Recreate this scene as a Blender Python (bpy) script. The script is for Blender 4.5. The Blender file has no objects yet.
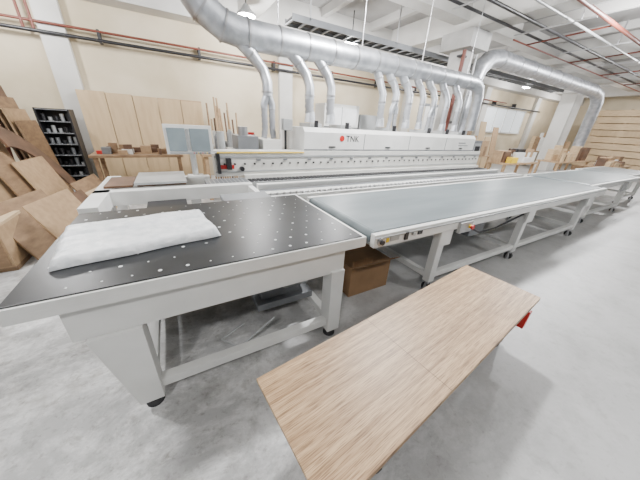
import bpy, math, random
from mathutils import Vector, Matrix
random.seed(7)
D=bpy.data; SC=bpy.context.scene

# ------------------------------------------------------------------ materials
MATS={}
def mat(name,col,rough=.5,metal=0.,col2=None,scale=5.,stretch=(1,1,1),bump=0.,detail=6,contrast=(.35,.65),emit=0.):
    if name in MATS: return MATS[name]
    m=D.materials.new(name); m.use_nodes=True; nt=m.node_tree; N=nt.nodes; L=nt.links
    b=N['Principled BSDF']
    b.inputs['Roughness'].default_value=rough; b.inputs['Metallic'].default_value=metal
    b.inputs['Base Color'].default_value=(*col,1)
    if emit:
        b.inputs['Emission Color'].default_value=(*col,1); b.inputs['Emission Strength'].default_value=emit
    if col2 is None: col2=tuple(c*.84 for c in col)
    tc=N.new('ShaderNodeTexCoord'); mp=N.new('ShaderNodeMapping'); mp.inputs['Scale'].default_value=stretch
    L.new(tc.outputs['Object'],mp.inputs['Vector'])
    n=N.new('ShaderNodeTexNoise'); n.inputs['Scale'].default_value=scale; n.inputs['Detail'].default_value=detail
    L.new(mp.outputs[0],n.inputs['Vector'])
    r=N.new('ShaderNodeValToRGB'); e=r.color_ramp.elements
    e[0].position,e[1].position=contrast; e[0].color=(*col2,1); e[1].color=(*col,1)
    L.new(n.outputs['Fac'],r.inputs[0]); L.new(r.outputs[0],b.inputs['Base Color'])
    if bump:
        bp=N.new('ShaderNodeBump'); bp.inputs['Strength'].default_value=bump; bp.inputs['Distance'].default_value=.02
        L.new(n.outputs['Fac'],bp.inputs['Height']); L.new(bp.outputs[0],b.inputs['Normal'])
    MATS[name]=m; return m
white=mat('painted_white_steel',(.78,.78,.755),.4,col2=(.68,.68,.655),scale=3)
cream=mat('cream_steel',(.73,.725,.68),.42,col2=(.63,.62,.58),scale=3)
grey=mat('grey_steel',(.20,.21,.22),.45,.2)
lgrey=mat('light_grey_steel',(.42,.43,.43),.4,.2)
dark=mat('dark_rubber',(.02,.02,.022),.6)
steel=mat('bare_steel',(.5,.5,.51),.35,.9)
galv=mat('galvanised_duct',(.60,.62,.65),.42,.85,col2=(.42,.44,.47),scale=7,bump=.05)
flex=mat('flex_hose_grey',(.36,.37,.39),.5,.4)
belt=mat('conveyor_belt',(.16,.19,.20),.38,0,col2=(.095,.12,.13),scale=1.6,stretch=(.6,3,1),contrast=(.3,.7))
red=mat('red_paint',(.6,.02,.015),.4)
rust=mat('red_brown_pipe',(.15,.035,.02),.5)
yellow=mat('yellow_label',(.85,.58,.02),.5)
blackm=mat('black_plastic',(.015,.015,.017),.4)
tan=mat('chipboard_tan',(.44,.30,.17),.6,col2=(.36,.235,.13),scale=14)
tan2=mat('pine_board',(.62,.47,.29),.6,col2=(.50,.36,.21),scale=5,stretch=(1,1,8))
brown=mat('brown_board',(.15,.08,.045),.6,col2=(.09,.05,.03),scale=6)
ply=mat('plywood_brown',(.29,.185,.10),.6,col2=(.20,.12,.065),scale=6,stretch=(1,1,3))
lockm=mat('beech_panel',(.54,.40,.235),.5,col2=(.47,.34,.195),scale=3,stretch=(4,4,.6))
card=mat('cardboard',(.27,.16,.08),.8)
screen=mat('screen_glass',(.26,.31,.33),.15)
blue=mat('blue_paint',(.05,.12,.35),.4)
column_m=mat('concrete_column',(.46,.455,.44),.8,scale=4,bump=.1)
lampm=mat('lamp_lens',(1,.97,.9),.5,emit=80)

def wall_mat():
    m=D.materials.new('wall_plaster_cream'); m.use_nodes=True; nt=m.node_tree;N=nt.nodes;L=nt.links;b=N['Principled BSDF']
    b.inputs['Roughness'].default_value=.85
    tc=N.new('ShaderNodeTexCoord'); n=N.new('ShaderNodeTexNoise'); n.inputs['Scale'].default_value=.8; n.inputs['Detail'].default_value=8
    L.new(tc.outputs['Object'],n.inputs['Vector'])
    r=N.new('ShaderNodeValToRGB');e=r.color_ramp.elements;e[0].position=.35;e[1].position=.6
    e[0].color=(.50,.42,.29,1);e[1].color=(.62,.54,.40,1)
    L.new(n.outputs['Fac'],r.inputs[0]);L.new(r.outputs[0],b.inputs['Base Color']); return m
def floor_mat():
    m=D.materials.new('floor_concrete'); m.use_nodes=True; nt=m.node_tree;N=nt.nodes;L=nt.links;b=N['Principled BSDF']
    tc=N.new('ShaderNodeTexCoord')
    def noise(scale,det,rough,dist,p0,p1,c0,c1,vec=None):
        n=N.new('ShaderNodeTexNoise');n.inputs['Scale'].default_value=scale;n.inputs['Detail'].default_value=det
        n.inputs['Roughness'].default_value=rough;n.inputs['Distortion'].default_value=dist
        L.new(vec or tc.outputs['Object'],n.inputs['Vector'])
        r=N.new('ShaderNodeValToRGB');e=r.color_ramp.elements;e[0].position=p0;e[1].position=p1;e[0].color=(*c0,1);e[1].color=(*c1,1)
        L.new(n.outputs['Fac'],r.inputs[0]);return n,r
    n,r=noise(.8,10,.6,.2,.32,.66,(.35,.35,.345),(.46,.46,.457))
    mp=N.new('ShaderNodeMapping');mp.inputs['Scale'].default_value=(1,1.6,1);mp.inputs['Rotation'].default_value=(0,0,.6)
    L.new(tc.outputs['Object'],mp.inputs['Vector'])
    n2,r2=noise(2.0,14,.75,.3,.46,.60,(0,0,0),(.9,.9,.9),mp.outputs[0])
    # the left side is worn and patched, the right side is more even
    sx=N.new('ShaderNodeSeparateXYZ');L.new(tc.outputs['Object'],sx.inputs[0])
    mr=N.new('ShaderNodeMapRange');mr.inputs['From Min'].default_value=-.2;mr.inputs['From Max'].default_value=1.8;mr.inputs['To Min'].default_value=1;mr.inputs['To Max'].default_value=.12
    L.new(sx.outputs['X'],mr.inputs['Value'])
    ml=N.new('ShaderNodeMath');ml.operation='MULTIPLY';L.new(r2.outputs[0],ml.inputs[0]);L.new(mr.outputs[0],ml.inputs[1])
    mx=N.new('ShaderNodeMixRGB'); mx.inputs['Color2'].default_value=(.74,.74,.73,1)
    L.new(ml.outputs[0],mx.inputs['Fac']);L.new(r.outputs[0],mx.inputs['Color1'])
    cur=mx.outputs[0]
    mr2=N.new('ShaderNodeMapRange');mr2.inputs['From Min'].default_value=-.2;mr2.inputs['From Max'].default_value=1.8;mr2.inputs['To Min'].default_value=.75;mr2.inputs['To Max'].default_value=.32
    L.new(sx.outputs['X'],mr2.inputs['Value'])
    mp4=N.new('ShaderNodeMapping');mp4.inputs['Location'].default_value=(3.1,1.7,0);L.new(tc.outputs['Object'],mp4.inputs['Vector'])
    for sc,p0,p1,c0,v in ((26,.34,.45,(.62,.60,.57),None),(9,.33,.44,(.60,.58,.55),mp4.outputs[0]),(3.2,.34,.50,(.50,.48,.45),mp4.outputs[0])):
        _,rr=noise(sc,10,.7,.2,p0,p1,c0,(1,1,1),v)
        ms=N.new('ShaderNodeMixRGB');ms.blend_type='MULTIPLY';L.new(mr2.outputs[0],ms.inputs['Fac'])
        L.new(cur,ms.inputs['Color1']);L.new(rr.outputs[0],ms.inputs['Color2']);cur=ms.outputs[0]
    L.new(cur,b.inputs['Base Color'])
    b.inputs['Roughness'].default_value=.42
    bp=N.new('ShaderNodeBump');bp.inputs['Strength'].default_value=.15;bp.inputs['Distance'].default_value=.01
    L.new(n2.outputs['Fac'],bp.inputs['Height']);L.new(bp.outputs[0],b.inputs['Normal'])
    return m
def oak_mat():
    m=D.materials.new('oak_veneer'); m.use_nodes=True; nt=m.node_tree;N=nt.nodes;L=nt.links;b=N['Principled BSDF']
    b.inputs['Roughness'].default_value=.45
    tc=N.new('ShaderNodeTexCoord');mp=N.new('ShaderNodeMapping');mp.inputs['Scale'].default_value=(.8,20,1)
    L.new(tc.outputs['Object'],mp.inputs['Vector'])
    n=N.new('ShaderNodeTexNoise');n.inputs['Scale'].default_value=3;n.inputs['Detail'].default_value=8;n.inputs['Distortion'].default_value=.5
    L.new(mp.outputs[0],n.inputs['Vector'])
    r=N.new('ShaderNodeValToRGB');e=r.color_ramp.elements;e[0].position=.34;e[1].position=.62
    e[0].color=(.30,.18,.088,1);e[1].color=(.54,.365,.205,1)
    L.new(n.outputs['Fac'],r.inputs[0])
    mp2=N.new('ShaderNodeMapping');mp2.inputs['Scale'].default_value=(2.5,80,1)
    L.new(tc.outputs['Object'],mp2.inputs['Vector'])
    n2=N.new('ShaderNodeTexNoise');n2.inputs['Scale'].default_value=4;n2.inputs['Detail'].default_value=3
    L.new(mp2.outputs[0],n2.inputs['Vector'])
    r2=N.new('ShaderNodeValToRGB');e=r2.color_ramp.elements;e[0].position=.39;e[1].position=.5
    e[0].color=(.46,.40,.34,1);e[1].color=(1,1,1,1)
    L.new(n2.outputs['Fac'],r2.inputs[0])
    mu=N.new('ShaderNodeMixRGB');mu.blend_type='MULTIPLY';mu.inputs['Fac'].default_value=.9
    L.new(r.outputs[0],mu.inputs['Color1']);L.new(r2.outputs[0],mu.inputs['Color2']);L.new(mu.outputs[0],b.inputs['Base Color'])
    return m
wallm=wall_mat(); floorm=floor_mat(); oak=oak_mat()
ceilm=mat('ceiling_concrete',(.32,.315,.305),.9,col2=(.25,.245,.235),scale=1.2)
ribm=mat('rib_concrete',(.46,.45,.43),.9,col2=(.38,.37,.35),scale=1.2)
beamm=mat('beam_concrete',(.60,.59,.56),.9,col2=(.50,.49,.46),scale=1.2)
blacktop=mat('black_phenolic_top',(.020,.022,.025),.36,col2=(.007,.008,.009),scale=4,contrast=(.35,.75),detail=10)
bubble=mat('bubble_wrap',(.90,.91,.92),.28,col2=(.68,.71,.73),scale=16,bump=.7,detail=4)

# ------------------------------------------------------------------ mesh builder
class MB:
    def __init__(s): s.v=[];s.f=[];s.m=[];s.mats=[];s.sm=[]
    def mi(s,m):
        if m not in s.mats: s.mats.append(m)
        return s.mats.index(m)
    def add(s,vs,fs,m,smooth=False):
        o=len(s.v);s.v+=[tuple(v) for v in vs];i=s.mi(m)
        for f in fs: s.f.append([o+k for k in f]);s.m.append(i);s.sm.append(smooth)
        return s
    def box(s,x0,x1,y0,y1,z0,z1,m,M=None):
        vs=[Vector(p) for p in((x0,y0,z0),(x1,y0,z0),(x1,y1,z0),(x0,y1,z0),(x0,y0,z1),(x1,y0,z1),(x1,y1,z1),(x0,y1,z1))]
        if M: vs=[M@v for v in vs]
        return s.add(vs,[(3,2,1,0),(4,5,6,7),(0,1,5,4),(1,2,6,5),(2,3,7,6),(3,0,4,7)],m)
    def hexa(s,b,t,m):
        return s.add(list(b)+list(t),[(3,2,1,0),(4,5,6,7),(0,1,5,4),(1,2,6,5),(2,3,7,6),(3,0,4,7)],m)
    def prism(s,poly,axis,a,b,m,M=None):
        def mk(p,c):
            q=list(p);q.insert(axis,c);return q
        n=len(poly);vs=[Vector(mk(p,a)) for p in poly]+[Vector(mk(p,b)) for p in poly]
        if M: vs=[M@v for v in vs]
        return s.add(vs,[tuple(range(n)),tuple(range(2*n-1,n-1,-1))]+[(i,i+n,(i+1)%n+n,(i+1)%n) for i in range(n)],m)
    def tube(s,pts,r,m,seg=16,rings=None,smooth=True):
        pts=[Vector(p) for p in pts];n=len(pts)
        rs=r if isinstance(r,(list,tuple)) else [r]*n
        t0=(pts[1]-pts[0]).normalized()
        up=Vector((0,0,1)) if abs(t0.z)<.9 else Vector((1,0,0))
        u=t0.cross(up).normalized();vs=[]
        for i,p in enumerate(pts):
            if i==0:t=t0
            elif i==n-1:t=(pts[i]-pts[i-1]).normalized()
            else:t=((pts[i]-pts[i-1]).normalized()+(pts[i+1]-pts[i]).normalized()).normalized()
            u=(u-t*u.dot(t)).normalized();w=t.cross(u)
            for j in range(seg):
                a=2*math.pi*j/seg
                vs.append(p+(u*math.cos(a)+w*math.sin(a))*rs[i])
        fs=[(i*seg+j,i*seg+(j+1)%seg,(i+1)*seg+(j+1)%seg,(i+1)*seg+j) for i in range(n-1) for j in range(seg)]
        s.add(vs,fs,m,smooth)
        s.add(vs[:seg],[tuple(range(seg-1,-1,-1))],m); s.add(vs[-seg:],[tuple(range(seg))],m)
        return s
    def flexhose(s,pts,r,m,pitch=.035,seg=12):
        P=[Vector(p) for p in pts];out=[];rr=[];k=0
        for a,b in zip(P[:-1],P[1:]):
            n=max(2,int((b-a).length/pitch))
            for i in range(n):
                out.append(a.lerp(b,i/n));rr.append(r*(1.08 if k%2 else .92));k+=1
        out.append(P[-1]);rr.append(r)
        return s.tube(out,rr,m,seg)
    def obj(s,name,bevel=0,loc=None,rotz=0):
        me=D.meshes.new(name);me.from_pydata(s.v,[],s.f)
        for m in s.mats: me.materials.append(m)
        me.polygons.foreach_set('material_index',s.m);me.polygons.foreach_set('use_smooth',s.sm);me.update()
        o=D.objects.new(name,me);SC.collection.objects.link(o)
        if loc:o.location=loc
        o.rotation_euler=(0,0,rotz)
        if bevel:
            b=o.modifiers.new('b','BEVEL');b.width=bevel;b.segments=2;b.limit_method='ANGLE'
        return o

# ------------------------------------------------------------------ room
XE=25;YW=8.5;CZ=4.6
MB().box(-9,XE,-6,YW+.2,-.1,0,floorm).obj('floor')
MB().box(-9,XE+.2,YW,YW+.2,0,CZ,wallm).obj('wall_back')
MB().box(XE,XE+.2,-6,YW,0,CZ,wallm).obj('wall_end')
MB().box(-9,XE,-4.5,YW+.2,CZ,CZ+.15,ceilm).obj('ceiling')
b=MB()
xx=-7.9
while xx<XE:
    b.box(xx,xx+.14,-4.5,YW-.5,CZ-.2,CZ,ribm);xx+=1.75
b.obj('trim_1')
b=MB()
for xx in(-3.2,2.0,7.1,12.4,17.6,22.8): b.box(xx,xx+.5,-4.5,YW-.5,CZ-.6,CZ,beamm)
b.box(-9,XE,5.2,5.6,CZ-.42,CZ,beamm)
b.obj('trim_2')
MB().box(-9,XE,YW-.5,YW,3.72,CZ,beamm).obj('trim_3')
b=MB()
for xx in (-1.95,3.2,8.6,14,19.4): b.box(xx,xx+.42,YW-.16,YW,0,3.72,beamm)
b.obj('trim_4')
w=MB()
w.tube([(-8,YW-.2,3.18),(16,YW-.2,3.18)],.025,rust,8)
w.tube([(-8,YW-.2,3.02),(20,YW-.2,3.02)],.035,blackm,8)
for xx in (-2.15,-2.0): w.tube([(xx,YW-.2,3.02),(xx,YW-.2,3.72)],.025,rust,8)
for k in range(12): w.box(-5+k*2,-4.95+k*2,YW-.22,YW-.01,2.98,3.22,dark)
w.obj('wall_conduit_run')

k=MB();k.box(7.15,7.55,5.15,5.6,0,CZ-.43,column_m);k.box(6.95,7.75,4.9,5.8,CZ-1.0,CZ-.61,column_m)
k.tube([(7.0,5.05,0.2),(7.0,5.05,3.55)],.05,rust,10)
k.tube([(7.62,5.1,1.2),(7.62,5.1,3.55)],.03,lgrey,8)
for zz in(1.4,2.4,3.4):k.box(6.92,7.16,5.06,5.2,zz,zz+.05,dark)
k.box(7.2,7.45,5.05,5.15,1.9,2.4,lgrey)
k.obj('concrete_column',bevel=.01)
k=MB();k.box(17.3,18.2,5.9,6.5,0,CZ-.61,beamm);k.box(17.0,18.5,5.7,6.7,CZ-1.0,CZ-.61,beamm)
k.obj('concrete_column',bevel=.01)

# ------------------------------------------------------------------ lamps
def lamp(x,y,z,power,name='high_bay_lamp'):
    m=MB();m.tube([(0,0,.0),(0,0,.04),(0,0,.10),(0,0,.2)],[.20,.20,.12,.05],lgrey,20)
    m.tube([(0,0,.2),(0,0,CZ-.22-z)],.012,blackm,8)
    m.tube([(0,0,-.05),(0,0,-.03),(0,0,.0)],[.10,.16,.19],lampm,20)
    o=m.obj(name,loc=(x,y,z))
    ld=D.lights.new(name+'_light','POINT');ld.energy=power;ld.color=(.98,.98,1.0);ld.shadow_soft_size=.15
    lo=D.objects.new('bulb',ld);SC.collection.objects.link(lo);lo.parent=o;lo.location=(0,0,-.22)
for x,y,p_ in [(1.93,7.0,200),(4.8,7.0,200),(9.7,7.0,170),(14.8,7.0,140),(20,7.0,150),(-2.5,7.0,200)]: lamp(x,y,3.7,p_)
for x,y,p_ in [(-2.4,2.6,430),(3.2,2.6,900),(9.0,2.4,660),(14.5,2.6,460),(20,2.6,420)]: lamp(x,y,4.05,p_)
for x,y in [(-1.6,-1.6),(4.2,-1.6)]: lamp(x,y,4.05,220)

# ------------------------------------------------------------------ air-flotation table
t=MB()
X0,X1,Y0,Y1=-.69,1.11,1.22,2.42
t.box(X0,X1,Y0,Y1,.86,.895,white);t.box(X0+.006,X1-.03,Y0+.012,Y1-.01,.895,.902,blacktop)
t.box(X0,X1,Y0,Y0+.03,.82,.862,white)
t.box(-.55,.97,1.27,1.33,.62,.86,white);t.box(-.55,.97,2.28,2.34,.62,.86,white)
t.box(-.55,-.49,1.33,2.28,.62,.86,white);t.box(.91,.97,1.33,2.28,.62,.86,white)
t.box(-.49,.91,1.33,2.28,.80,.86,grey)
for yy in (1.25,2.24):
    t.prism([(-.50,.62),(-.50,.60),(-.40,.07),(-.28,.07),(-.28,.62)],1,yy,yy+.12,white)
    t.box(.86,.97,yy,yy+.12,.07,.64,white)
    for xx in (-.34,.915):
        t.tube([(xx,yy+.06,0),(xx,yy+.06,.015),(xx,yy+.06,.03),(xx,yy+.06,.08)],[.05,.05,.02,.015],dark,14)
t.box(-.30,.88,1.28,1.34,.12,.18,white);t.box(-.30,.88,2.26,2.32,.12,.18,white)
t.box(-.36,-.30,1.37,2.24,.12,.18,white);t.box(.88,.94,1.37,2.24,.12,.18,white)
t.tube([(.62,1.75,.42),(.66,1.75,.42),(.86,1.75,.42)],[.13,.15,.15],lgrey,20)
t.tube([(.36,1.75,.42),(.62,1.75,.42)],.09,grey,16)
for kk in range(8): t.tube([(.38+kk*.028,1.75,.42),(.388+kk*.028,1.75,.42)],.102,grey,16)
t.box(.4,.9,1.6,1.9,.18,.24,grey); t.box(.45,.8,1.66,1.84,.24,.32,grey)
t.flexhose([(.74,1.75,.55),(.72,1.78,.68),(.66,1.8,.80)],.05,flex)
t.box(-.28,.86,1.9,2.24,.18,.2,grey)
t.flexhose([(.5,1.5,.17),(.2,1.45,.03),(.1,1.6,.02),(.3,1.7,.02)],.01,lgrey,.02,8)
pinm=mat('nylon_pin',(.72,.73,.73),.4)
for i in range(15):
    for j in range(10):
        px=X0+.08+i*.116+(0.058 if j%2 else 0)+random.uniform(-.006,.006);py=Y0+.07+j*.118
        if px>X1-.06: continue
        if random.random()<.2: continue
        r=.0095 if random.random()<.45 else .005
        t.tube([(px,py,.901),(px,py,.9035)],r,pinm if random.random()<.8 else lgrey,8)
t.obj('air_flotation_table',bevel=.004)

# bubble-wrapped panel
bw=MB();nx,ny=48,28
def bwp(u,v):
    a=Vector((-.60,1.47,0)).lerp(Vector((.19,1.60,0)),u);b_=Vector((-.66,1.98,0)).lerp(Vector((.12,2.06,0)),u)
    return a.lerp(b_,v)
vs=[];fs=[]
for j in range(ny+1):
    for i in range(nx+1):
        u=i/nx;v=j/ny;p=bwp(u,v);e=min(u,1-u)*nx/2;e2=min(v,1-v)*ny/2
        fold=.012 if v>.62 else (.005 if u>.8 else 0)
        h=.052*min(1,max(0,min(e,e2))**.35*1.0+.1)+fold*min(1,e)+random.uniform(-.001,.001)+.002*math.sin(u*17+v*9)*math.sin(v*13+u*3)
        vs.append((p.x+random.uniform(-.001,.001)+.004*math.sin(v*9),p.y+.005*math.sin(u*12),.906+max(h,.004)))
nb=len(vs)
for j in range(ny):
    for i in range(nx):
        a=j*(nx+1)+i;fs.append((a,a+1,a+nx+2,a+nx+1))
bd=[i for i in range(nx+1)]+[j*(nx+1)+nx for j in range(1,ny+1)]+[ny*(nx+1)+i for i in range(nx-1,-1,-1)]+[j*(nx+1) for j in range(ny-1,0,-1)]
for q in bd: vs.append((vs[q][0],vs[q][1],.906))
n=len(bd)
for q in range(n): fs.append((bd[q],nb+q,nb+(q+1)%n,bd[(q+1)%n]))
bw.add(vs,fs,bubble,True);bw.obj('bubble_wrapped_panel')

# ------------------------------------------------------------------ belt conveyor
def conveyor(x0,x1,y0,y1,z,legs):
    c=MB()
    c.box(x0,x1,y0,y0+.05,z-.11,z,white);c.box(x0,x1,y1-.05,y1,z-.11,z,white)
    c.box(x0,x1,y0-.012,y0,z-.035,z-.02,lgrey)
    c.box(x0+.05,x1-.05,y0+.06,y1-.06,z-.015,z+.003,belt)
    c.box(x0+.05,x1-.05,y0+.06,y1-.06,z-.10,z-.07,belt)
    for xx in(x0+.05,x1-.05): c.tube([(xx,y0+.06,z-.05),(xx,y1-.06,z-.05)],.052,belt,18)
    for xx in legs:
        c.box(xx-.09,xx+.09,y0+.02,y0+.05,z-.28,z-.1,white)
        for yy in (y0+.05,y1-.13):
            c.box(xx-.045,xx+.045,yy,yy+.08,.13,z-.1,white)
            c.tube([(xx,yy+.04,.0),(xx,yy+.04,.13)],[.035,.02],steel,10)
            c.tube([(xx-.02,yy+.04,.05),(xx+.02,yy+.04,.05)],.05,dark,16)
        c.box(xx-.03,xx+.03,y0+.13,y1-.13,.16,.22,white)
        c.box(xx-.03,xx+.03,y0+.13,y1-.13,z-.2,z-.13,white)
    if len(legs)>1:
        for yy in (y0+.06,y1-.12): c.box(legs[0],legs[-1],yy,yy+.06,.17,.23,white)
    return c
c=conveyor(1.24,6.55,1.27,2.44,.86,[2.2,3.95,6.05])
c.tube([(1.30,1.25,.80),(1.30,1.27,.80)],.035,steel,14);c.tube([(1.30,1.235,.80),(1.30,1.25,.80)],.02,blackm,12)
c.box(1.40,1.50,1.262,1.27,.785,.825,lgrey);c.box(1.56,1.60,1.255,1.27,.77,.84,blackm);c.tube([(1.66,1.25,.81),(1.66,1.27,.81)],.015,steel,10)
c.box(1.72,1.78,1.262,1.27,.79,.83,blackm);c.box(1.36,1.39,1.262,1.27,.78,.82,yellow)
c.box(2.30,2.50,1.24,1.27,.71,.82,lgrey);c.tube([(2.45,1.22,.77),(2.45,1.24,.77)],.02,yellow,12);c.tube([(2.45,1.2,.77),(2.45,1.22,.77)],.022,red,12)
c.flexhose([(2.5,1.3,.75),(2.8,1.3,.62),(3.2,1.33,.60),(3.8,1.33,.70)],.012,blackm,.03,8)
c.box(3.0,3.3,1.5,1.9,.45,.74,grey)
c.obj('belt_conveyor',bevel=.004)
c=conveyor(6.65,9.9,1.47,2.6,.86,[7.3,9.4]);c.box(8.6,8.9,1.45,1.47,.6,.8,lgrey);c.obj('belt_conveyor',bevel=.004)
c=conveyor(10.2,12.6,1.7,2.8,.84,[10.6,12.2]);c.obj('belt_conveyor',bevel=.004)

m=MB();m.box(1.34,1.86,1.62,2.05,.0,.34,card);m.box(1.36,1.6,1.62,1.64,.34,.42,card);m.hexa([(1.34,1.62,.34),(1.86,1.62,.34),(1.86,1.63,.34),(1.34,1.63,.34)],[(1.34,1.5,.42),(1.86,1.5,.42),(1.86,1.51,.42),(1.34,1.51,.42)],card)
m.obj('cardboard_box')

# ------------------------------------------------------------------ oak sheets on trolley
ang=math.atan2(.23,2.03)
m=MB();Ln=2.04;Wd=.56
for q,zz in enumerate((.462,.482)):
    m.box(0 if q else .01,Ln+(.0 if q else .01),-Wd,0,zz,zz+.018,oak)
m.box(Ln*.36,Ln*.36+.0025,-Wd,0,.5,.5006,brown)
m.obj('oak_veneer_sheet',bevel=.001,loc=(.17,.80,0),rotz=ang)
m=MB()
m.box(.3,1.95,-.50,-.44,.36,.42,grey);m.box(.3,1.95,-.14,-.08,.36,.42,grey)
for xx in(.4,1.2,1.88):m.box(xx-.03,xx+.03,-.50,-.06,.42,.462,red)
for xx in(.45,1.9):
    m.box(xx-.03,xx+.03,-.5,-.08,.14,.2,grey)
    for yy in(-.46,-.11):
        m.box(xx-.025,xx+.025,yy-.025,yy+.025,.12,.36,grey)
        m.tube([(xx,yy-.018,.055),(xx,yy+.018,.055)],.055,dark,16)
        m.box(xx-.02,xx+.02,yy-.03,yy+.03,.06,.14,steel)
m.box(.3,1.9,-.46,-.08,.14,.17,brown)
m.box(1.93,1.98,-.56,-.48,.24,.40,red)
m.obj('panel_trolley',bevel=.003,loc=(.17,.80,0),rotz=ang)

# ------------------------------------------------------------------ edge banding machine
e=MB()
e.box(.95,6.35,3.62,4.55,.12,.9,cream)
e.box(1.1,6.2,3.66,4.5,0,.12,dark)
e.box(.46,6.45,3.58,3.78,.90,1.23,cream)
e.box(.46,6.45,3.57,3.58,1.14,1.17,lgrey);e.box(.46,6.45,3.57,3.58,.95,.97,lgrey)
e.box(.5,1.75,3.565,3.58,1.20,1.215,yellow)
for kk in range(44):
    xx=.58+kk*.134
    e.tube([(xx,3.565,1.06),(xx,3.58,1.06)],.014,dark,8)
    if kk%3==0:e.box(xx+.03,xx+.09,3.566,3.58,1.10,1.125,grey)
e.prism([(3.6,1.22),(3.60,1.50),(3.66,1.56),(4.45,1.56),(4.5,1.50),(4.5,1.22)],0,1.76,6.15,white)
e.box(1.75,6.16,3.62,4.48,.9,1.22,cream)
for xx in (2.9,4.0,5.1): e.box(xx,xx+.01,3.594,3.6,1.24,1.5,grey)
for xx in (2.2,3.4,4.5,5.6): e.box(xx,xx+.12,3.588,3.6,1.28,1.30,blackm)
e.box(1.76,6.15,3.592,3.6,1.235,1.255,grey)
e.box(6.16,6.5,3.62,4.4,.9,1.46,grey);e.box(6.2,6.46,3.61,3.62,1.1,1.4,lgrey);e.box(6.24,6.42,3.60,3.61,1.2,1.34,blackm)
e.box(.75,1.6,3.85,4.4,.9,1.2,lgrey);e.box(.85,1.15,3.9,4.3,1.2,1.4,grey);e.box(1.22,1.5,3.9,4.35,1.2,1.36,cream)
e.tube([(.62,3.9,1.2),(.62,3.9,1.45)],.05,lgrey,14);e.tube([(.95,4.0,1.4),(.95,4.0,1.52)],.07,steel,14)
e.tube([(1.6,3.95,1.2),(1.6,3.95,1.62)],.02,blackm,8);e.box(1.55,1.7,3.9,4.0,1.5,1.66,lgrey)
e.box(.5,.7,3.56,3.58,1.0,1.05,red);e.box(.48,.52,3.5,3.6,.95,1.2,blackm)
e.box(.60,.66,3.5,3.6,1.0,1.14,blackm);e.tube([(.8,3.52,1.0),(.8,3.58,1.0)],.03,blackm,12)
for xx in (2.0,2.6,3.7,4.7,5.3,5.9):
    e.box(xx,xx+.22,3.9,4.3,1.56,1.62,lgrey);e.box(xx+.05,xx+.1,3.8,3.85,1.56,1.66,blackm)
e.box(.82,6.4,3.28,3.5,.76,.87,lgrey);e.box(.82,6.4,3.5,3.6,.6,.92,cream)
for kk in range(92):
    xx=.84+kk*.06;e.box(xx,xx+.045,3.30,3.46,.87,.882,dark)
e.box(.85,6.35,3.0,3.06,.70,.88,white);e.box(.85,6.35,2.99,3.07,.88,.9,white)
e.box(.9,6.3,3.06,3.28,.72,.76,grey)
e.box(.85,6.5,2.66,2.76,.70,.87,white);e.box(.85,6.5,2.78,2.98,.80,.84,grey)
for kk in range(70):
    xx=.9+kk*.08;e.tube([(xx,2.60,.86),(xx,2.66,.86)],.018,steel,8)
e.box(.85,6.5,2.56,2.60,.80,.86,white)
for xx in (1.1,2.6,4.2,5.9): e.box(xx,xx+.12,2.66,3.5,.0,.70,cream)
em=e.obj('edge_banding_machine',bevel=.004)
def text(s,loc,size,m,name):
    cu=D.curves.new(name,'FONT');cu.body=s;cu.size=size;cu.extrude=.001
    o=D.objects.new(name,cu);SC.collection.objects.link(o);o.location=loc;o.rotation_euler=(math.pi/2,0,0);cu.materials.append(m)
    return o
o=text('TNK',(2.52,3.597,1.375),.13,blackm,'lettering');o.parent=em
q=MB();q.tube([(2.44,3.595,1.42),(2.44,3.599,1.42)],.045,red,20);q=q.obj('logo_mark');q.parent=em
q=MB();q.box(5.55,5.9,3.597,3.599,1.34,1.36,lgrey);q.box(5.55,5.8,3.597,3.599,1.39,1.41,grey);q=q.obj('decal');q.parent=em

m=MB();m.box(2.75,3.6,4.75,5.15,0,2.0,white);m.box(3.65,4.2,4.75,5.15,0,1.85,lgrey)
m.box(2.82,3.53,4.74,4.75,1.62,1.93,mat('paper_white',(.85,.86,.86),.6));m.box(3.16,3.17,4.735,4.75,1.6,1.95,grey);m.box(2.75,3.6,4.735,4.75,1.57,1.59,grey)
m.obj('electrical_cabinet',bevel=.006)

# infeed frame
m=MB()
m.box(-.73,.80,3.05,3.17,.76,.90,white);m.box(-.73,-.60,2.55,3.9,.76,.90,white)
m.box(-.60,.4,3.75,3.87,.76,.88,white)
m.box(.36,.84,2.46,2.72,.84,.885,grey);m.box(.74,.80,2.72,3.05,.72,.88,white)
m.box(.30,.80,3.17,3.5,.84,.89,grey)
for kk in range(9): m.box(.34+kk*.05,.35+kk*.05,3.2,3.47,.89,.893,lgrey)
for xx,yy in((-.7,3.06),(.1,3.06),(-.7,3.76),(.7,3.06)):m.box(xx,xx+.1,yy,yy+.1,0,.76,white)
m.box(-.3,.05,2.75,2.98,.62,.80,blackm);m.box(-.6,.7,3.08,3.14,.2,.27,white);m.box(-.6,.3,2.6,2.98,.60,.62,dark)
m.obj('infeed_support_frame',bevel=.004)
m=MB();m.box(-.38,.08,3.2,3.75,.905,.93,brown,);m.box(-.40,.09,3.16,3.78,.93,.955,lgrey);m.obj('melamine_panel',bevel=.003)
m=MB();m.box(-.66,-.42,3.2,3.7,.905,.925,brown);m.obj('loose_panel')

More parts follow.
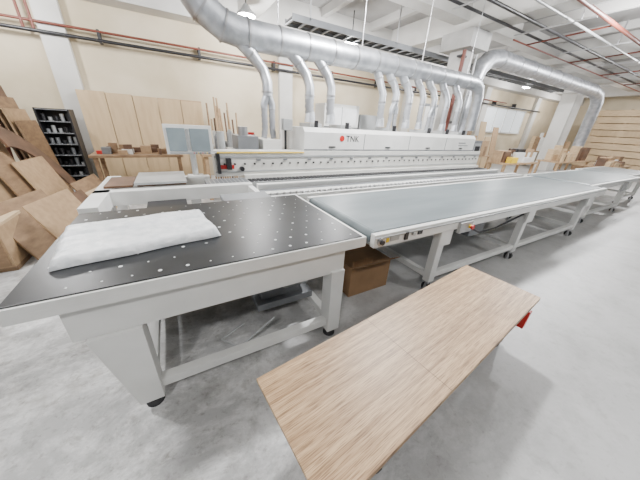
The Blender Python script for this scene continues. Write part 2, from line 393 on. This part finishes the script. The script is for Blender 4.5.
# control terminal
m=MB()
m.tube([(.22,3.62,.90),(.22,3.62,1.50)],.035,white,14);m.box(.13,.31,3.55,3.7,.90,.93,white)
m.box(-.05,.45,3.48,3.56,1.20,1.52,white)
m.box(-.02,.165,3.472,3.482,1.235,1.485,screen);m.box(.21,.42,3.472,3.482,1.235,1.485,screen)
m.box(.175,.2,3.472,3.482,1.25,1.48,lgrey);m.box(-.02,.42,3.47,3.482,1.205,1.225,lgrey)
for kk in range(8):m.tube([(.23+kk*.024,3.466,1.215),(.23+kk*.024,3.475,1.215)],.007,[red,blackm,yellow,blackm][kk%4],8)
m.obj('machine_control_terminal',bevel=.008)

# ------------------------------------------------------------------ extraction duct
d=MB();DY=4.2
path=[(.33,DY,4.05),(.36,DY,3.35),(.45,DY,3.05),(.62,DY,2.83),(.85,DY,2.70),(1.15,DY,2.66),(6.45,DY,2.68)]
P=[Vector(p) for p in path]
d.tube(P,[.18]*6+[.14],galv,28)
def flange(p,t,r,w=.02):
    p=Vector(p);t=Vector(t).normalized();d.tube([p-t*w,p+t*w],r,steel,28)
for i in range(1,6): flange(P[i],(P[i+1]-P[i-1]),.192,.012)
for kk in range(1,12):
    x=1.15+kk*.45;flange((x,DY,2.66+.02*(x-1.15)/5.3),(1,0,0),.19-.04*(x-1.15)/5.3,.012)
d.tube([(6.45,DY,2.68),(6.65,DY,2.6),(6.75,DY,2.4),(6.78,DY,1.67)],[.14,.135,.12,.12],galv,20)
def drop(x0,x1,zt,r,yb=4.1,twin=False,ze=1.67):
    d.tube([(x0,DY,2.6),(x0+(x1-x0)*.5,DY-.02,2.45),(x1-.04,DY-.05,zt+.08),(x1,yb,zt-.08),(x1,yb,zt-.25)],[r*1.15,r*1.1,r,r,r],galv,16)
    flange((x0+(x1-x0)*.5,DY-.02,2.45),(x1-x0,0,-.3),r*1.2,.01);flange((x1,yb,zt-.2),(0,0,1),r*1.12,.01)
    if twin:
        for s in(-1,1):
            d.tube([(x1,yb,zt-.22),(x1+s*.06,yb,zt-.36),(x1+s*.06,yb,zt-.42)],[r*.8,r*.7,r*.7],galv,14)
            d.flexhose([(x1+s*.06,yb,zt-.4),(x1+s*.06,yb,ze+.1),(x1+s*.08,yb,ze-.02)],r*.62,flex)
    else:
        d.flexhose([(x1,yb,zt-.24),(x1,yb,ze+.2),(x1+.02,yb,ze)],r*.95,flex)
        d.tube([(x1+.02,yb,ze+.12),(x1+.02,yb,ze-.04)],[r,r*1.3],galv,14)
drop(1.0,1.38,2.2,.075,twin=True,ze=1.39)
drop(1.75,2.08,2.22,.075);drop(2.2,2.48,2.25,.07)
drop(3.45,3.62,2.25,.065);drop(3.75,3.95,2.3,.065,twin=True,ze=1.63);drop(4.1,4.32,2.28,.07)
drop(4.5,4.72,2.3,.06);drop(4.85,5.08,2.3,.065,twin=True,ze=1.63);drop(5.3,5.5,2.3,.065);drop(5.75,5.95,2.3,.065)
for x in (1.6,3.1,4.6,6.1):
    d.tube([(x,DY,2.82),(x,DY,CZ-.2)],.008,steel,6)
d.obj('dust_extraction_duct')
d=MB()
d.tube([(7.95,5.2,1.1),(7.95,5.2,2.9),(8.05,5.2,3.3),(8.35,5.2,3.55),(8.8,5.2,3.64),(16.6,5.2,3.6)],[.19,.19,.22,.23,.23,.23],galv,26)
for kk in range(9): flange((8.9+kk*.95,5.2,3.64-.004*kk),(1,0,0),.245,.015)
for zz in(1.4,2.0,2.6): flange((7.95,5.2,zz),(0,0,1),.205,.012)
d.tube([(16.6,5.2,3.6),(17.3,5.2,3.5),(17.7,5.2,3.2),(17.8,5.2,1.2)],[.23,.23,.22,.22],galv,22)
d.box(7.7,8.2,4.95,5.45,0,1.1,lgrey)
d.obj('main_extraction_pipe')

s=MB();s.tube([(5,3.0,4.0),(XE-.1,3.0,4.0)],.04,rust,10);s.tube([(4,3.4,3.95),(XE-.1,3.4,3.95)],.025,lgrey,8);s.tube([(5.5,3.9,3.95),(XE-.1,3.9,3.95)],.035,blackm,8)
s.tube([(5,4.4,3.98),(XE-.1,4.4,3.98)],.03,blackm,8);s.tube([(8.5,4.75,3.95),(XE-.1,4.75,3.95)],.02,rust,8)
for kk in range(8): s.box(5.5+kk*2.5,5.53+kk*2.5,2.95,4.5,3.89,3.91,steel);s.box(5.5+kk*2.5,5.53+kk*2.5,3.2,3.23,3.91,CZ-.2,steel)
for kk in range(5): s.tube([(9.2+kk*3,3.0,4.0),(9.2+kk*3,4.75,3.95)],.02,rust,8)
s.obj('sprinkler_pipe_run')
s=MB()
for yy in(6.0,6.4): s.box(2.6,16,yy,yy+.02,3.52,3.64,grey)
for kk in range(44): s.box(2.6+kk*.3,2.64+kk*.3,6.02,6.4,3.52,3.55,grey)
for kk in range(8): s.tube([(2.6,6.05+kk*.042,3.58),(16,6.05+kk*.042,3.58)],.02,blackm,6)
for kk in range(6): s.box(3+kk*2.5,3.03+kk*2.5,6.0,6.02,3.6,CZ-.2,steel)
s.obj('cable_tray')

# ------------------------------------------------------------------ beech panels on wall
m=MB()
for i in range(5):
    x=-1.62+i*.505;m.box(x,x+.495,YW-.42+.012*i,YW-.38+.012*i,0.02,2.03-.015*i,lockm)
m.box(-1.62,.9,YW-.4,YW-.18,0,.02,dark)
for i in range(5):m.box(-1.62+i*.505,-1.615+i*.505+.49,YW-.37,YW-.2,.02,2.0,tan)
m.obj('beech_panel_stack',bevel=.003)
m=MB()
x0,x1,y0,y1=-2.25,-1.72,7.55,7.9
m.box(x0,x0+.03,y0,y1,0,1.62,blackm);m.box(x1-.03,x1,y0,y1,0,1.62,blackm);m.box(x0,x1,y1-.02,y1,0,1.62,blackm)
for kk in range(8):m.box(x0+.03,x1-.03,y0,y1-.02,.05+kk*.22,.065+kk*.22,grey)
for kk in range(7):
    for j in range(5):
        m.tube([(x0+.08+j*.095,y0+.12,.065+kk*.22),(x0+.08+j*.095,y0+.12,.07+kk*.22+random.uniform(.05,.15))],.033,random.choice([blackm,blackm,dark,grey,lgrey]),10)
m.obj('bottle_shelf')

def lean(mb,xb,yb,length,height,tilt,th,m,yaw=0,z=0.,arch=0):
    M=Matrix.Translation((xb,yb,z))@Matrix.Rotation(yaw,4,'Z')@Matrix.Rotation(-tilt,4,'Y')
    if arch:
        n=14;poly=[(0,0)]+[(length*math.sin(math.pi/2*i/n),height*math.cos(math.pi/2*i/n)) for i in range(n+1)]
        inner=[(length*.72*math.sin(math.pi/2*(1-i/n)),height*.78*math.cos(math.pi/2*(1-i/n))) for i in range(n+1)]
        poly=poly[1:]+inner if arch>1 else poly
        mb.prism(poly,0,-th,0,m,M)
    else: mb.box(-th,0,0,length,0,height,m,M)
m=MB()
lean(m,-1.98,4.1,1.25,1.35,.20,.02,ply,.10)
lean(m,-2.02,4.7,.35,1.78,.18,.03,tan,.02);lean(m,-2.04,5.1,.30,1.95,.16,.03,brown,.02);lean(m,-2.06,5.45,.42,1.7,.16,.03,ply,-.03)
lean(m,-2.12,4.2,.25,1.9,.16,.03,brown,.02);lean(m,-2.14,4.5,.22,2.0,.14,.03,ply,.0)
lean(m,-1.86,4.5,1.0,1.05,.26,.02,tan,.05)
lean(m,-1.78,4.9,.8,1.25,.3,.018,ply,-.06,arch=1)
lean(m,-1.66,5.2,.8,.95,.35,.018,tan,-.1)
lean(m,-1.60,5.5,.9,1.5,.4,.03,brown,-.1,arch=2)
m.obj('leaning_board_stack',bevel=.002)
m=MB()
m.box(-2.6,-1.66,3.55,4.02,.05,.5,tan);m.box(-2.62,-1.64,3.53,4.04,.5,.53,tan2);m.box(-2.58,-1.68,3.54,3.55,.07,.48,ply)
m.box(-2.6,-1.66,3.57,4.0,0,.05,ply)
lean(m,-1.52,3.7,.9,.70,.42,.02,ply,-.22);lean(m,-1.40,4.1,.9,.60,.45,.02,tan,-.22);lean(m,-1.30,4.5,.8,.52,.5,.02,brown,-.2)
lean(m,-1.22,4.9,.9,.45,.55,.02,tan2,-.2);lean(m,-1.2,5.3,.9,.62,.5,.02,ply,-.15)
for kk in range(5): m.box(-1.6+kk*.05,-1.4+kk*.05,4.0+kk*.2,5.0+kk*.2,.0+kk*.02,.02+kk*.02,random.choice([tan,brown,ply]))
m.obj('offcut_crate',bevel=.003)
m=MB()
for yy in (6.4,7.2):
    m.tube([(-2.75,yy,0),(-2.6,yy,2.1)],.03,rust,8);m.tube([(-2.35,yy,0),(-2.57,yy,2.1)],.03,rust,8)
m.tube([(-2.59,6.3,2.08),(-2.59,7.3,2.08)],.03,rust,8)
for i in range(4):
    lean(m,-2.2+.07*i,6.4,.8,1.95-.18*i,.12,.025,[brown,ply,tan,ply][i])
m.obj('board_rack')

def bench(x,y,w,dp,h,mt):
    m=MB();m.box(x,x+w,y,y+dp,h-.05,h,mt)
    for xx in(x+.05,x+w-.12):
        for yy in(y+.05,y+dp-.12):m.box(xx,xx+.07,yy,yy+.07,0,h-.05,mt)
    m.box(x+.08,x+w-.08,y+.08,y+dp-.08,.2,.23,mt)
    return m
m=bench(-1.4,6.4,1.6,.7,.85,ply)
for kk in range(22):
    x=-1.35+random.random()*1.4;y=6.45+random.random()*.5;h=random.uniform(.04,.2)
    m.box(x,x+random.uniform(.04,.2),y,y+.12,.85,.85+h,random.choice([white,brown,tan,ply,red,grey,brown,tan]))
m.obj('work_bench',bevel=.003)
m=bench(.5,5.6,1.4,.7,.95,tan)
for kk in range(22):
    x=.55+random.random()*1.2;y=5.65+random.random()*.5;h=random.uniform(.08,.45)
    m.box(x,x+random.uniform(.05,.2),y,y+.12,.95,.95+h,random.choice([white,cream,lgrey,tan,blue,red,grey,blackm,brown]))
for kk in range(5):
    x=.6+kk*.25;m.tube([(x,5.75,.95),(x,5.75,1.2+.08*(kk%3)),(x,5.75,1.26+.08*(kk%3))],[.06,.06,.02],random.choice([white,lgrey,grey,steel]),14)
m.obj('work_bench',bevel=.003)
m=MB()
for i in range(12):
    x=.9+i*.06;m.tube([(x,7.0,.0),(x+random.uniform(-.05,.05),7.35,random.uniform(1.4,2.1))],.022,random.choice([tan,brown,ply]),6)
m.obj('timber_batten_bundle')

def clutter(x0,x1,y0,y1,z0,n,mats,hmin=.05,hmax=.5,name='board_stack'):
    m=bench(x0,y0,x1-x0,y1-y0,z0,tan)
    for kk in range(n):
        x=random.uniform(x0,x1-.4);y=random.uniform(y0,y1-.3);h=random.uniform(hmin,hmax);ww=random.uniform(.1,.6)
        m.box(x,min(x+ww,x1),y,y+random.uniform(.05,.3),z0,z0+h,random.choice(mats))
    m.obj(name,bevel=.003)
clutter(8.6,10.6,3.9,4.5,.85,18,[yellow,tan,white,grey,brown,blackm],.1,.4,'tool_bench')
clutter(9.2,11.8,6.0,6.9,.8,26,[tan,tan2,brown,white,lgrey,ply],.1,.8)
clutter(12.8,16,4.0,4.8,.8,26,[tan,tan2,brown,white,ply,tan2],.1,.6)
clutter(14.5,17.2,3.0,3.8,.7,24,[tan,tan2,brown,ply,white],.05,.4)
clutter(18.5,19.4,5.9,7.8,.9,20,[tan,tan2,white,ply],.1,1.)
clutter(3.6,6.4,6.4,7.2,.9,24,[white,lgrey,cream,tan,grey],.1,.7,'tool_bench')
m=MB()
for kk in range(7):
    M=Matrix.Translation((10.9+kk*.6,7.5,0))@Matrix.Rotation(-.12,4,'X');m.box(0,.5,0,.03,0,random.uniform(1.5,2.3),random.choice([tan,tan2,lockm,ply]),M)
m.obj('leaning_sheet_row')
# lumber rack
m=MB()
for kk in range(9):
    z=.30+kk*.31
    m.box(19.8+random.uniform(-.1,.1),23.6,3.0+random.uniform(-.1,.2),5.7+random.uniform(-.3,.1),z,z+.28,[tan2,lockm,tan2,tan2][kk%4])
    for yy in(3.4,4.4,5.3): m.box(19.9,23.4,yy,yy+.08,z+.28,z+.31,ply)
m.box(19.7,23.6,3.1,5.6,0,.3,ply)
for yy in (3.0,5.75): m.box(20.4,20.55,yy,yy+.08,0,3.15,tan)
m.obj('lumber_rack',bevel=.004)
m=MB();m.box(10,12.5,YW-.06,YW-.01,0.01,2.6,white);m.box(11.23,11.27,YW-.08,YW-.01,0.01,2.6,grey);m.box(9.9,12.6,YW-.08,YW-.01,2.6,2.7,grey);m.obj('door_1')
m=MB();m.box(14.6,18.6,YW-.06,YW-.01,1.8,2.9,mat('window_glass_bright',(.8,.86,.9),.2,emit=.5))
for kk in range(5):m.box(14.55+kk,14.62+kk,YW-.09,YW-.01,1.75,2.95,white)
m.box(14.5,18.7,YW-.09,YW-.01,2.9,2.98,white);m.box(14.5,18.7,YW-.09,YW-.01,1.72,1.8,white);m.obj('window_1')

# ------------------------------------------------------------------ world
w=D.worlds.new('w');SC.world=w;w.use_nodes=True
w.node_tree.nodes['Background'].inputs[0].default_value=(.90,.95,1,1);w.node_tree.nodes['Background'].inputs[1].default_value=.22

# ------------------------------------------------------------------ camera
cam=D.cameras.new('camera');co=D.objects.new('camera',cam);SC.collection.objects.link(co);SC.camera=co
cam.sensor_width=36;cam.lens=247/640*36;cam.clip_start=.05
Xa=Vector((465,88,-247)).normalized();Ya=Vector((-155,124,-247));Ya=(Ya-Xa*Ya.dot(Xa)).normalized();Za=Xa.cross(Ya)
co.matrix_world=Matrix.Translation((0,0,1.6))@Matrix((Xa,Ya,Za)).to_4x4()
